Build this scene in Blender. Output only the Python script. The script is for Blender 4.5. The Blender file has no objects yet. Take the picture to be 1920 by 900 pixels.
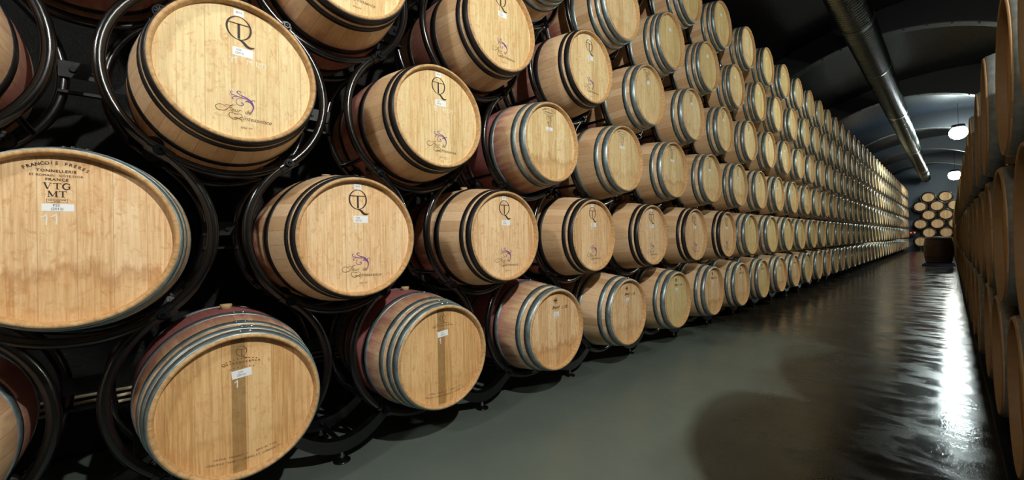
import bpy, math, random
import numpy as np
from mathutils import Vector, Matrix
random.seed(7)
SC = bpy.context.scene
COL = SC.collection
PI = math.pi
def s2l(c):
    return tuple((x/12.92 if x <= .04045 else ((x+.055)/1.055)**2.4) for x in c)
def rgb(r, g, b): return s2l((r/255, g/255, b/255))+(1.0,)

# ---------------------------------------------------------------- camera
FPX, YAW, PITCH, ROLL, CAMZ = 754.37, .8281, .0051, -.02, 1.165
cam_data = bpy.data.cameras.new('camera'); cam = bpy.data.objects.new('camera', cam_data); COL.objects.link(cam)
fw = Vector((math.cos(YAW)*math.cos(PITCH), math.sin(YAW)*math.cos(PITCH), math.sin(PITCH)))
rv = Vector((math.sin(YAW), -math.cos(YAW), 0)); uv = rv.cross(fw)
c_, s_ = math.cos(ROLL), math.sin(ROLL)
Rc = c_*rv+s_*uv; Uc = -s_*rv+c_*uv
M = Matrix((Rc, Uc, -fw)).transposed().to_4x4(); M.translation = Vector((0, 0, CAMZ))
cam.matrix_world = M
cam_data.sensor_width = 36; cam_data.lens = FPX/1920*36; cam_data.clip_start = .02; cam_data.clip_end = 200
SC.camera = cam
# ---------------------------------------------------------------- world, exposure
SC.view_settings.view_transform = 'Standard'; SC.view_settings.look = 'None'
SC.view_settings.gamma = 1; SC.view_settings.use_curve_mapping = False
SC.view_settings.exposure = 0.0
w = bpy.data.worlds.new('world'); SC.world = w; w.use_nodes = True
w.node_tree.nodes['Background'].inputs[0].default_value = (.6, .75, .8, 1)
w.node_tree.nodes['Background'].inputs[1].default_value = .02
# lamps: (x, y, z, lens radius, watts, colour)
KEY = (0.85, -1.0, 3.36, .035, 465, (1.0, .98, .90))
MID = (8.2, -1.1, 3.7, .07, 300, (.95, 1.0, .84))
FILL = (-2.3, .5, 3.3, .14, 200, (1.0, .98, .93))  # fill lamp added out of view to brighten the shaded stave sides
LAMPS = [(22.9, -.277, 1.165+3.82, .25, 900, (.84, 1, .98)), (35.2, -.235, 1.165+3.40, .27, 420, (.95, 1, .90))]

# ---------------------------------------------------------------- helpers
class MB:
    def __init__(s): s.v = []; s.f = []; s.m = []; s.sm = []
    def add(s, vs, fs, mi=0, smooth=False):
        o = len(s.v); s.v += [tuple(p) for p in vs]
        for f in fs: s.f.append(tuple(i+o for i in f)); s.m.append(mi); s.sm.append(smooth)
        return s
    def box(s, c, d, mi=0, M3=None):
        vs = [Vector((x*d[0]/2, y*d[1]/2, z*d[2]/2)) for x in (-1, 1) for y in (-1, 1) for z in (-1, 1)]
        if M3: vs = [M3 @ v for v in vs]
        vs = [v+Vector(c) for v in vs]
        return s.add(vs, [(0, 1, 3, 2), (4, 6, 7, 5), (0, 4, 5, 1), (2, 3, 7, 6), (0, 2, 6, 4), (1, 5, 7, 3)], mi)
    def lathe(s, prof, n, axis='Y', c=(0, 0, 0), mi=0, smooth=True, closed=False, seg_mi=None):
        vs = []; fs = []
        for (r, h) in prof:
            for k in range(n):
                a = 2*PI*k/n
                p = (r*math.sin(a), h, r*math.cos(a)) if axis == 'Y' else ((r*math.cos(a), r*math.sin(a), h) if axis == 'Z' else (h, r*math.cos(a), r*math.sin(a)))
                vs.append((p[0]+c[0], p[1]+c[1], p[2]+c[2]))
        m = len(prof)
        for i in range(m if closed else m-1):
            j = (i+1) % m
            fl = [(i*n+k, i*n+(k+1) % n, j*n+(k+1) % n, j*n+k) for k in range(n)]
            s.add([], [], 0)
            for f in fl: fs.append((f, seg_mi[i] if seg_mi else mi))
        o = len(s.v); s.v += vs
        for f, q in fs: s.f.append(tuple(x+o for x in f)); s.m.append(q); s.sm.append(smooth)
        return s
    def disc(s, r, n, h, axis='Y', c=(0, 0, 0), mi=0):
        vs = []
        for k in range(n):
            a = 2*PI*k/n
            p = (r*math.sin(a), h, r*math.cos(a)) if axis == 'Y' else ((r*math.cos(a), r*math.sin(a), h) if axis == 'Z' else (h, r*math.cos(a), r*math.sin(a)))
            vs.append((p[0]+c[0], p[1]+c[1], p[2]+c[2]))
        return s.add(vs, [tuple(range(n))], mi)
    def cyl(s, r, h0, h1, n=16, axis='Z', c=(0, 0, 0), mi=0):
        s.lathe([(r, h0), (r, h1)], n, axis, c, mi); s.disc(r, n, h0, axis, c, mi); s.disc(r, n, h1, axis, c, mi); return s
    def tube(s, pts, r, n=10, mi=0, closed=False, flat=None):
        P = [Vector(p) for p in pts]; m = len(P); vs = []
        up = None
        for i in range(m):
            a = P[(i-1) % m] if (closed or i > 0) else P[i]; b = P[(i+1) % m] if (closed or i < m-1) else P[i]
            t = (b-a).normalized()
            if up is None: up = Vector((0, 1, 0)) if abs(t.y) < .9 else Vector((0, 0, 1))
            x = up.cross(t).normalized(); y = t.cross(x); up = y
            for k in range(n):
                q = 2*PI*k/n
                vs.append(P[i]+x*math.cos(q)*r*(1 if flat is None else flat)+y*math.sin(q)*r)
        fs = []
        for i in range(m if closed else m-1):
            j = (i+1) % m
            fs += [(i*n+k, i*n+(k+1) % n, j*n+(k+1) % n, j*n+k) for k in range(n)]
        s.add(vs, fs, mi, True)
        if not closed:
            s.add(vs[:n], [tuple(range(n))], mi); s.add(vs[-n:], [tuple(range(n))], mi)
        return s
    def mesh(s, name, mats):
        me = bpy.data.meshes.new(name); me.from_pydata(s.v, [], s.f)
        for m in mats: me.materials.append(m)
        me.polygons.foreach_set('material_index', s.m); me.polygons.foreach_set('use_smooth', s.sm)
        me.update(); return me
def link(name, me, parent=None, loc=(0, 0, 0), rot=(0, 0, 0)):
    o = bpy.data.objects.new(name, me); COL.objects.link(o); o.location = loc; o.rotation_euler = rot
    if parent: o.parent = parent
    return o
def tag(o, label=None, cat=None, group=None, kind=None):
    if label: o['label'] = label
    if cat: o['category'] = cat
    if group: o['group'] = group
    if kind: o['kind'] = kind
    return o
def empty(name, loc=(0, 0, 0), rz=0):
    o = bpy.data.objects.new(name, None); COL.objects.link(o); o.location = loc; o.rotation_euler = (0, 0, rz); o.empty_display_size = .1
    return o
def copy_tree(o, parent=None):
    c = o.copy(); COL.objects.link(c)
    if parent: c.parent = parent
    for ch in o.children: copy_tree(ch, c)
    return c

# ---------------------------------------------------------------- materials
class NT:
    def __init__(s, name):
        s.mat = bpy.data.materials.new(name); s.mat.use_nodes = True; s.t = s.mat.node_tree
        s.b = s.t.nodes['Principled BSDF']; s.out = s.t.nodes['Material Output']
    def n(s, typ, ins=None, **kw):
        nd = s.t.nodes.new(typ)
        for k, v in kw.items(): setattr(nd, k, v)
        if ins:
            for k, v in ins.items():
                i = nd.inputs[k]
                if isinstance(v, bpy.types.NodeSocket): s.t.links.new(v, i)
                else: i.default_value = v
        return nd
    def math(s, op, a, b=None, c=None, clamp=False):
        ins = {0: a}
        if b is not None: ins[1] = b
        if c is not None: ins[2] = c
        return s.n('ShaderNodeMath', ins, operation=op, use_clamp=clamp).outputs[0]
    def mix(s, f, a, b, mode='MIX'):
        return s.n('ShaderNodeMix', {0: f, 6: a, 7: b}, data_type='RGBA', blend_type=mode).outputs[2]
    def ramp(s, f, stops):
        nd = s.n('ShaderNodeValToRGB', {0: f}); e = nd.color_ramp.elements
        while len(e) > 1: e.remove(e[-1])
        e[0].position, e[0].color = stops[0]
        for p, c in stops[1:]:
            k = e.new(p); k.color = c
        return nd.outputs[0]
    def obj(s):
        co = s.n('ShaderNodeTexCoord').outputs['Object']
        sp = s.n('ShaderNodeSeparateXYZ', {0: co})
        return co, sp.outputs[0], sp.outputs[1], sp.outputs[2]
    def comb(s, x, y, z): return s.n('ShaderNodeCombineXYZ', {0: x, 1: y, 2: z}).outputs[0]
    def noise(s, v, sc, det=4, rough=.55, dist=0):
        return s.n('ShaderNodeTexNoise', {'Vector': v, 'Scale': sc, 'Detail': det, 'Roughness': rough, 'Distortion': dist}).outputs[0]
    def set(s, **kw):
        for k, v in kw.items():
            k = {'color': 'Base Color', 'rough': 'Roughness', 'metal': 'Metallic', 'normal': 'Normal', 'spec': 'Specular IOR Level', 'coat': 'Coat Weight', 'coat_rough': 'Coat Roughness'}[k]
            i = s.b.inputs[k]
            if isinstance(v, bpy.types.NodeSocket): s.t.links.new(v, i)
            else: i.default_value = v
        return s
    def bump(s, h, st, d): return s.n('ShaderNodeBump', {'Height': h, 'Strength': st, 'Distance': d}).outputs[0]

def wood_body(name, stain, back=False, base=((224, 192, 152), (202, 166, 126), (238, 212, 176)), wine=((170, 112, 112), (138, 78, 84))):
    N = NT(name); co, x, y, z = N.obj()
    rnd = N.n('ShaderNodeObjectInfo').outputs['Random']
    ang = N.math('ARCTAN2', x, z)
    u = N.math('MULTIPLY', ang, 30/(2*PI))
    fl = N.math('FLOOR', N.math('ADD', u, 100.0))
    fr = N.math('FRACT', N.math('ADD', u, 100.0))
    wn = N.n('ShaderNodeTexWhiteNoise', {'Vector': N.comb(fl, rnd, 0.0)}, noise_dimensions='3D').outputs[0]
    gv = N.comb(N.math('ADD', N.math('MULTIPLY', u, 7.0), N.math('MULTIPLY', wn, 37.0)), N.math('MULTIPLY', y, 5.0), N.math('MULTIPLY', rnd, 20.0))
    g = N.noise(gv, 2.0, 6, .65)
    g2 = N.noise(N.comb(N.math('MULTIPLY', u, 2.0), N.math('MULTIPLY', y, 9.0), rnd), 2.5, 5, .6, .4)
    tone = N.math('ADD', N.math('MULTIPLY', wn, .55), N.math('MULTIPLY', g, .45))
    c = N.ramp(tone, [(.15, rgb(*base[1])), (.5, rgb(*base[0])), (.85, rgb(*base[2]))])
    c = N.mix(N.math('MULTIPLY', N.math('SUBTRACT', g2, .5, clamp=True), 1.1, clamp=True), c, rgb(140, 104, 70))
    if stain > 0:
        ay = N.math('ABSOLUTE', N.math('SUBTRACT', y, .2) if back else y)
        edge = N.math('ADD', N.math('SUBTRACT', .27 if back else .17+.1*stain, ay), N.math('MULTIPLY', N.math('SUBTRACT', N.noise(N.comb(N.math('MULTIPLY', u, .8), N.math('MULTIPLY', y, 3.0), N.math('MULTIPLY', rnd, 9.0)), 1.6, 5, .6), .5), .42))
        mk = N.math('MULTIPLY', N.math('MULTIPLY', edge, 5.0, clamp=True), .9 if back else min(.92, .4+stain*.42))
        wc = N.mix(N.noise(gv, 1.2, 4), rgb(*wine[0]), rgb(*wine[1]))
        c = N.mix(mk, c, wc)
    seam = N.math('LESS_THAN', N.math('ABSOLUTE', N.math('SUBTRACT', fr, .5)), .482)
    c = N.mix(seam, N.mix(.38, c, rgb(84, 58, 40)), c)
    c = N.mix(.35, c, N.mix(rnd, rgb(255, 240, 222), rgb(240, 222, 200)), 'MULTIPLY')
    N.set(color=c, rough=.62, spec=.3, normal=N.bump(N.math('ADD', N.math('MULTIPLY', seam, .6), N.math('MULTIPLY', g, .5)), .35, .002))
    return N.mat

def wood_head(name, stain=0, a=(230, 194, 148), b=(204, 160, 112), d=(242, 214, 172), dark_board=False):
    N = NT(name); co, x, y, z = N.obj()
    rnd = N.n('ShaderNodeObjectInfo').outputs['Random']
    u = N.math('ADD', N.math('MULTIPLY', x, 11.5), N.math('ADD', N.math('MULTIPLY', rnd, .8), 20.0))
    fl = N.math('FLOOR', u); fr = N.math('FRACT', u)
    wn = N.n('ShaderNodeTexWhiteNoise', {'Vector': N.comb(fl, rnd, 3.0)}, noise_dimensions='3D').outputs[0]
    off = N.math('MULTIPLY', wn, 31.0)
    xx = N.math('ADD', x, N.math('MULTIPLY', rnd, 7.0))
    g = N.noise(N.comb(N.math('MULTIPLY', xx, 62.0), off, N.math('MULTIPLY', z, 2.6)), 1.6, 7, .68, .25)
    fk = N.noise(N.comb(N.math('MULTIPLY', xx, 18.0), off, N.math('MULTIPLY', z, 14.0)), 1.7, 6, .7, 1.2)
    tone = N.math('ADD', N.math('MULTIPLY', wn, .34), N.math('ADD', N.math('MULTIPLY', N.math('SUBTRACT', g, .5), 1.5), .33))
    c = N.ramp(tone, [(.22, rgb(*b)), (.5, rgb(*a)), (.78, rgb(*d))])
    c = N.mix(N.math('MULTIPLY', N.math('SUBTRACT', fk, .52, clamp=True), 3.6, clamp=True), c, rgb(196, 140, 88))
    bl = N.noise(N.comb(N.math('MULTIPLY', xx, 7.0), off, N.math('MULTIPLY', z, 5.0)), 1.3, 4, .6, .6)
    c = N.mix(N.math('MULTIPLY', N.math('SUBTRACT', bl, .5, clamp=True), 1.6, clamp=True), c, rgb(214, 158, 112))
    seam = N.math('LESS_THAN', N.math('ABSOLUTE', N.math('SUBTRACT', fr, .5)), .488)
    c = N.mix(seam, N.mix(.35, c, rgb(140, 96, 58)), c)
    if dark_board:
        db = N.math('LESS_THAN', N.math('ABSOLUTE', N.math('ADD', x, .012)), .024)
        c = N.mix(N.math('MULTIPLY', db, N.math('MULTIPLY', N.math('ADD', g, fk), .6), clamp=True), c, rgb(116, 92, 54))
    if stain:
        jag = N.noise(N.comb(N.math('MULTIPLY', xx, 30.0), 0.0, N.math('MULTIPLY', z, 3.0)), 1.0, 5, .7)
        big = N.noise(N.comb(N.math('MULTIPLY', xx, 5.0), 4.0, N.math('MULTIPLY', z, 5.0)), 1.0, 3, .6)
        lvl = N.math('ADD', N.math('MULTIPLY', N.math('SUBTRACT', jag, .5), .20), N.math('SUBTRACT', -.135, z))
        lvl2 = N.math('ADD', lvl, N.math('MULTIPLY', N.math('SUBTRACT', big, .5), .22))
        m = N.math('MULTIPLY', lvl2, 40.0, clamp=True)
        rim = N.math('SUBTRACT', 1.0, N.math('MULTIPLY', N.math('ABSOLUTE', lvl2), 26.0), clamp=True)
        c = N.mix(N.math('MULTIPLY', m, .30*stain), c, rgb(196, 134, 56))
        c = N.mix(N.math('MULTIPLY', rim, .5*stain), c, rgb(164, 102, 46))
        sp = N.noise(co, 17.0, 3, .6)
        c = N.mix(N.math('MULTIPLY', N.math('SUBTRACT', sp, .6, clamp=True), 3.0*stain, clamp=True), c, rgb(190, 130, 62))
    N.set(color=c, rough=.68, spec=.12, normal=N.bump(N.math('ADD', N.math('MULTIPLY', seam, .5), g), .15, .001))
    return N.mat

def plain(name, col, rough=.5, metal=0, spec=.5, bump=0, bsc=60, var=0, emit=None, coat=0):
    N = NT(name)
    co = N.n('ShaderNodeTexCoord').outputs['Object']
    c = rgb(*col)
    n1 = N.noise(co, bsc, 4)
    if var: c = N.mix(N.math('MULTIPLY', n1, var), c, tuple(q*.35 for q in c[:3])+(1,))
    else: c = N.mix(N.math('MULTIPLY', n1, .12), c, tuple(q*.7 for q in c[:3])+(1,))
    N.set(color=c, rough=rough, metal=metal, spec=spec, coat=coat)
    if bump: N.set(normal=N.bump(n1, bump, .004))
    if emit:
        N.b.inputs['Emission Color'].default_value = tuple(emit[0])+(1,); N.b.inputs['Emission Strength'].default_value = emit[1]
    return N.mat

M_body = {'stained': wood_body('oak_staves_wine_stained', 1.0), 'light': wood_body('oak_staves_faint_stain', .35, back=True, wine=((172, 96, 102), (134, 66, 76))),
          'clean': wood_body('oak_staves_clean', 0), 'backstain': wood_body('oak_staves_rear_stain', .5, back=True, wine=((170, 90, 98), (130, 62, 72))), 'heavy': wood_body('oak_staves_heavy_wine_stain', 1.7, wine=((178, 112, 118), (146, 82, 92)))}
_P = dict(a=(224, 200, 150), b=(202, 170, 118), d=(236, 216, 170))
M_head = {'pale_stain': wood_head('oak_head_pale_drips', .9, **_P), 'pale_soft': wood_head('oak_head_pale_faint_drips', .45, **_P), 'pale': wood_head('oak_head_pale', 0, a=(224, 200, 150), b=(202, 170, 118), d=(236, 216, 170)), 'clean': wood_head('oak_head_clean'), 'stain': wood_head('oak_head_drips', 1.0), 'stain_soft': wood_head('oak_head_faint_drips', .55),
          'board': wood_head('oak_head_dark_board', .35, dark_board=True, a=(222, 180, 126), b=(196, 150, 96), d=(232, 196, 144)),
          'dull': wood_head('oak_head_dull', .3, a=(216, 194, 138), b=(192, 166, 112), d=(228, 208, 156)),
          'old': wood_head('oak_head_old', .3, a=(150, 114, 66), b=(124, 90, 50), d=(164, 128, 78))}
def chime_mat():
    N = NT('oak_chime'); co, x, y, z = N.obj()
    ang = N.math('ARCTAN2', x, z)
    g = N.noise(N.comb(N.math('MULTIPLY', ang, 9.0), N.math('MULTIPLY', y, 30.0), N.n('ShaderNodeObjectInfo').outputs['Random']), 2.0, 6, .7)
    c = N.ramp(g, [(.3, rgb(158, 120, 78)), (.55, rgb(200, 160, 110)), (.75, rgb(216, 180, 130))])
    N.set(color=c, rough=.6, spec=.3); return N.mat
M_chime = chime_mat()
M_chime_old = plain('oak_chime_aged', (134, 102, 62), .65, var=.5, bsc=30)
M_body['aged'] = wood_body('oak_staves_aged', 0, base=((150, 122, 92), (122, 98, 74), (168, 140, 108)))
def hoop_mat(name, c1, c2, metal, rough):
    N = NT(name); co, x, y, z = N.obj()
    g = N.noise(co, 26.0, 5, .65); g2 = N.noise(co, 5.0, 3)
    c = N.mix(N.ramp(g, [(.35, (0, 0, 0, 1)), (.7, (1, 1, 1, 1))]), rgb(*c1), rgb(*c2))
    N.set(color=c, rough=N.math('ADD', N.math('MULTIPLY', g2, .25), rough-.1), metal=metal, spec=.5, normal=N.bump(g, .08, .001)); return N.mat
M_black = hoop_mat('black_hoop_steel', (22, 21, 22), (34, 32, 31), 0, .42)
M_galv = hoop_mat('galvanised_hoop_steel', (114, 132, 136), (152, 168, 170), .68, .4)
M_weather = hoop_mat('weathered_hoop_steel', (80, 86, 85), (116, 119, 113), .2, .5)
M_rivet = plain('rivet_steel', (200, 205, 205), .2, 1)
M_ink = plain('burnt_black_lettering', (44, 34, 26), .7)
M_brown = plain('brown_branded_lettering', (118, 84, 48), .7)
M_purple = plain('purple_ornament_ink', (112, 66, 138), .6)
M_paper = plain('white_paper_label', (238, 240, 240), .6)
M_chalk = plain('white_chalk', (236, 232, 214), .9)
M_pen = plain('blue_pen_ink', (50, 60, 90), .7)
M_bung = plain('cork_bung', (206, 178, 128), .7, var=.3, bsc=40)
M_tube = plain('black_painted_tube', (11, 12, 13), .24, 0, .55, coat=.35)
M_rubber = plain('black_roller_rubber', (18, 18, 19), .5)
M_bolt = plain('black_bolt_steel', (44, 46, 50), .28, .8)
M_zinc = plain('zinc_threaded_rod', (170, 172, 170), .3, 1)

# ---------------------------------------------------------------- barrel geometry (axis along local Y, front head at -Y)
HL, RC, RB = .475, .29, .345
def prof(y, d=0): return RC+(RB-RC)*(1-(y/HL)**2)+d
def staves_mesh(mat, n=64, rings=16):
    b = MB(); pr = [(RC-.018, -HL+.032), (RC-.014, -HL+.004), (RC-.011, -HL), (RC-.003, -HL), (RC, -HL+.004)]
    mi = [1, 1, 1, 1]
    for i in range(rings+1):
        y = -HL+.012+(2*HL-.024)*i/rings
        pr.append((prof(y), y)); mi.append(0)
    pr += [(RC, HL-.004), (RC-.003, HL), (RC-.011, HL), (RC-.018, HL-.032)]; mi += [0, 1, 1, 1]
    b.lathe(pr, n, seg_mi=mi)
    return b.mesh('staves', [mat, M_chime_old if 'aged' in mat.name else M_chime])
def head_mesh(mat, side=-1, n=64):
    b = MB(); y = side*(HL-.030); r = RC-.0176
    b.disc(r, n, y); b.lathe([(r, y), (r, y-side*.022)], n, smooth=False); b.disc(r, n, y-side*.022)
    return b.mesh('head', [mat])
def hoop_mesh(y0, y1, mat, n=64, rivet=True, ang=0.0):
    b = MB(); t = .0028
    b.lathe([(prof(y0, -.002), y0), (prof(y0, t), y0), (prof((y0+y1)/2, t+.0004), (y0+y1)/2), (prof(y1, t), y1), (prof(y1, -.002), y1)], n, smooth=False)
    for q in b.sm: pass
    b.sm = [True]*len(b.sm)
    ym = (y0+y1)/2
    if rivet:   # overlap plate with two rivets
        ks = [ang-.09+.18*k/6 for k in range(7)]
        vs = []
        for k, a in enumerate(ks):
            w_ = (y1-y0)*(.5 if k not in (0, 6) else .3)
            for yy in (ym-w_, ym+w_):
                r = prof(yy, t+.0022); vs.append((r*math.sin(a), yy, r*math.cos(a)))
        b.add(vs, [(2*k, 2*k+2, 2*k+3, 2*k+1) for k in range(6)], 0, False)
        for a in (ang-.055, ang+.055):
            r = prof(ym, t+.002)
            c = Vector((r*math.sin(a), ym, r*math.cos(a))); nrm = Vector((math.sin(a), 0, math.cos(a)))
            tx = Vector((math.cos(a), 0, -math.sin(a))); ty = Vector((0, 1, 0)); vs = []; fs = []
            for (rr, hh) in ((.006, 0), (.0052, .003), (.0026, .0048)):
                vs += [c+tx*rr*math.cos(q*PI/4)+ty*rr*math.sin(q*PI/4)+nrm*hh for q in range(8)]
            for i in range(2): fs += [(i*8+q, i*8+(q+1) % 8, i*8+8+(q+1) % 8, i*8+8+q) for q in range(8)]
            fs.append(tuple(range(16, 24))); b.add(vs, fs, 1, True)
    return b.mesh('hoop', [mat, M_rivet])
HOOPS = {'three': [(.006, .048), (.068, .1), (.292, .342)], 'galv3': [(.008, .056), (.088, .128), (.296, .34)],
         'galv4': [(.008, .048), (.064, .098), (.13, .165), (.294, .338)]}
def bung_mesh():
    b = MB(); b.lathe([(.001, RB+.022), (.024, RB+.022), (.0255, RB+.02), (.022, RB-.004), (.001, RB-.004)], 20, 'Z'); return b.mesh('bung', [M_bung])
# -------- flat prints
_DG = []
def text_geo(body, size, shear=0, spacing=1.0, bold=0):
    cu = bpy.data.curves.new('t', 'FONT'); cu.body = body; cu.size = 1.0; cu.align_x = 'CENTER'; cu.align_y = 'CENTER'
    cu.shear = shear; cu.space_character = spacing; cu.resolution_u = 2; cu.offset = bold/size
    o = bpy.data.objects.new('t', cu); COL.objects.link(o)
    dg = bpy.context.evaluated_depsgraph_get(); dg.update()
    me = bpy.data.meshes.new_from_object(o.evaluated_get(dg))
    vs = [(v.co.x*size, v.co.y*size) for v in me.vertices]; fs = [tuple(p.vertices) for p in me.polygons]
    bpy.data.objects.remove(o); bpy.data.curves.remove(cu); bpy.data.meshes.remove(me)
    return vs, fs
YF = -(HL-.030)     # head surface
class Print:
    def __init__(s): s.b = MB()
    def raw(s, vs, fs, x=0, z=0, mi=0, rot=0, d=.001):
        c, q = math.cos(rot), math.sin(rot)
        s.b.add([(x+c*a-q*e, YF-d, z+q*a+c*e) for a, e in vs], fs, mi); return s
    def text(s, body, x, z, size, mi=0, rot=0, d=.0012, **k):
        vs, fs = text_geo(body, size, **k); return s.raw(vs, fs, x, z, mi, rot, d)
    def arc(s, body, x, z, size, R, step, mi=0, flip=1, d=.0012, **k):
        n = len(body)
        for i, ch in enumerate(body):
            if ch == ' ': continue
            a = (i-(n-1)/2)*step/R
            vs, fs = text_geo(ch, size, **k)
            s.raw(vs, fs, x+R*math.sin(a), z+flip*(R*math.cos(a)-R), mi, -a*flip, d)
        return s
    def rect(s, x, z, w_, h, mi=0, rot=0, d=.0008):
        return s.raw([(-w_/2, -h/2), (w_/2, -h/2), (w_/2, h/2), (-w_/2, h/2)], [(0, 1, 2, 3)], x, z, mi, rot, d)
    def ribbon(s, pts, w0, w1, x=0, z=0, mi=0, sub=8, wm=None, d=.001):
        P = [Vector((p[0], p[1])) for p in pts]; Q = []
        for i in range(len(P)-1):
            a = P[max(i-1, 0)]; b_ = P[i]; c = P[i+1]; e = P[min(i+2, len(P)-1)]
            for k in range(sub):
                t = k/sub
                Q.append(.5*((2*b_)+(c-a)*t+(2*a-5*b_+4*c-e)*t*t+(3*b_-a-3*c+e)*t**3))
        Q.append(P[-1]); m = len(Q); vs = []
        for i, p in enumerate(Q):
            t = (Q[min(i+1, m-1)]-Q[max(i-1, 0)]); t = t.normalized() if t.length > 1e-9 else Vector((1, 0)); nn = Vector((-t.y, t.x))
            f = i/(m-1); w_ = w0+(w1-w0)*f if wm is None else (w0*(1-f)+w1*f)+wm*math.sin(PI*f)
            vs += [tuple(p+nn*w_/2), tuple(p-nn*w_/2)]
        return s.raw(vs, [(2*i, 2*i+1, 2*i+3, 2*i+2) for i in range(m-1)], x, z, mi, 0, d)
    def mesh(s, name, mats): return s.b.mesh(name, mats)
def monogram(P, x, z, h, mi=0):      # a T standing inside a Q
    rx, rz = h*.375, h*.40; cz = z+h*.1; n = 40; vs = []
    for k in range(n):
        a = 2*PI*k/n; th = h*(.022+.04*abs(math.cos(a)))
        vs += [(rx*math.cos(a), rz*math.sin(a)), ((rx-th)*math.cos(a), (rz-th*.8)*math.sin(a))]
    P.raw(vs, [(2*k, 2*k+1, (2*k+3) % (2*n), (2*k+2) % (2*n)) for k in range(n)], x, cz, mi)
    P.rect(x, cz+rz*.36, rx*1.85, h*.035, mi)
    P.rect(x-rx*.01, cz-rz*.25, h*.075, rz*1.25, mi)
    P.ribbon([(-.02*h, -rz+.02*h), (.10*h, -rz-.03*h), (.22*h, -rz-.15*h), (.33*h, -rz-.185*h), (.45*h, -rz-.15*h)], h*.035, h*.015, x, cz, mi, wm=h*.07)
def ornament(P, x, z, s, mi=0):      # leafy scroll
    R = lambda pts, a, b_, m=0: P.ribbon([(p[0]*s, p[1]*s) for p in pts], a*s, b_*s, x, z, mi, wm=m*s)
    R([(.35, -.98), (.62, -.86), (.78, -.55), (.78, -.2), (.62, .12), (.3, .36), (-.1, .5), (-.36, .62)], .03, .05, .09)
    R([(-.36, .62), (-.44, .76), (-.3, .88), (-.16, .82), (-.2, .72)], .1, .04)
    R([(.6, .1), (.2, .28), (-.3, .36), (-.62, .42), (-.84, .5)], .05, .05, .02)
    R([(-.84, .5), (-.95, .62), (-.86, .76), (-.74, .7)], .07, .04)
    R([(-.5, .34), (-.7, .28), (-.82, .14), (-.72, .06)], .05, .09)
    R([(.1, .22), (-.3, .22), (-.52, 0), (-.48, -.28), (-.2, -.42), (.02, -.3), (-.02, -.14), (-.16, -.16)], .02, .08, .01)
    R([(.78, -.3), (.6, -.02), (.34, .08), (.2, .0)], .05, .08, .05)
    R([(.66, .1), (.78, .26), (.94, .24), (.9, .12)], .08, .03)
    for a, e in ((-1.0, .42), (-.9, .36), (-.8, .4)): P.rect(x+a*s, z+e*s, .05*s, .05*s, mi)
def fleur(P, x, z, s=1.0, mi=0):
    P.ribbon([(-.03, .006), (-.05, .014), (-.066, .004), (-.058, -.01), (-.035, -.008), (-.018, .01), (-.008, .02)], .0012, .0022, x-.005, z, mi, wm=.001)
    P.ribbon([(-.034, .012), (-.015, .013), (.004, .019)], .002, .001, x-.006, z+.002, mi)
    P.ribbon([(-.022, .003), (-.006, .004)], .0016, .0012, x-.006, z+.002, mi)
    P.text('leur  de', x+.012, z-.002, .025, mi, shear=.35, rot=-.03)
    P.ribbon([(-.004, -.018), (-.03, -.014), (-.034, -.03), (-.018, -.04), (-.006, -.036)], .0014, .002, x+.008, z, mi, wm=.0012)
    P.ribbon([(-.014, -.02), (.006, -.014), (.014, -.024), (.002, -.034), (-.014, -.034), (-.004, -.03), (.012, -.04), (.02, -.043)], .0016, .0014, x+.004, z, mi, wm=.001)
    P.text('uintessence', x+.066, z-.031, .0255, mi, shear=.35, rot=-.03)
def chalk_one(P, x, z, h, mi=0, w_=.004):
    P.ribbon([(-h*.35, h*.2), (-h*.15, h*.3), (0, h*.5)], w_*.8, w_, x, z, mi)
    P.ribbon([(0, h*.5), (h*.01, 0), (-h*.02, -h*.5)], w_, w_, x, z, mi)
def serif_letters(P, body, x, z, h, mi=0):
    t = h*.17; q = h*.07; w_ = {'V': .95, 'T': .85, 'G': .92, 'M': 1.1}
    tot = sum(w_[c] for c in body)*h+.12*h*(len(body)-1); cx = x-tot/2
    for c in body:
        ww = w_[c]*h; c0 = cx+ww/2
        S_ = lambda a, b_, th: P.ribbon([a, b_], th, th, c0, z, mi, sub=1)
        se = lambda u, v, l: P.rect(c0+u, z+v, l, q, mi)
        if c == 'T':
            S_((0, h/2), (0, -h/2), t); P.rect(c0, z+h/2-q/2, ww, q, mi); se(0, -h/2+q/2, h*.42)
            for sx in (-1, 1): P.rect(c0+sx*(ww/2-q/2), z+h/2-q*1.4, q, q*2.6, mi)
        if c == 'V':
            S_((-ww*.34, h/2), (0, -h/2), t); S_((ww*.34, h/2), (0, -h/2), q); se(-ww*.34, h/2-q/2, h*.38); se(ww*.34, h/2-q/2, h*.34)
        if c == 'M':
            S_((-ww*.38, h/2), (-ww*.38, -h/2), q); S_((ww*.36, h/2), (ww*.36, -h/2), t); S_((-ww*.36, h/2), (0, -h*.4), t); S_((ww*.36, h/2), (0, -h*.4), q)
            se(-ww*.38, -h/2+q/2, h*.32); se(ww*.36, -h/2+q/2, h*.4); se(-ww*.4, h/2-q/2, h*.2); se(ww*.4, h/2-q/2, h*.25)
        if c == 'G':
            P.ribbon([(ww*.36, h*.26), (ww*.18, h*.46), (-ww*.1, h*.47), (-ww*.38, h*.18), (-ww*.4, -h*.15), (-ww*.16, -h*.46), (ww*.14, -h*.47), (ww*.34, -h*.34)], q, q, c0, z, mi, wm=t*.7)
            S_((ww*.34, 0), (ww*.34, -h*.42), t); se(ww*.3, 0, h*.34); P.rect(c0+ww*.37, z+h*.33, q, h*.24, mi)
        cx += ww+.12*h
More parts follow.
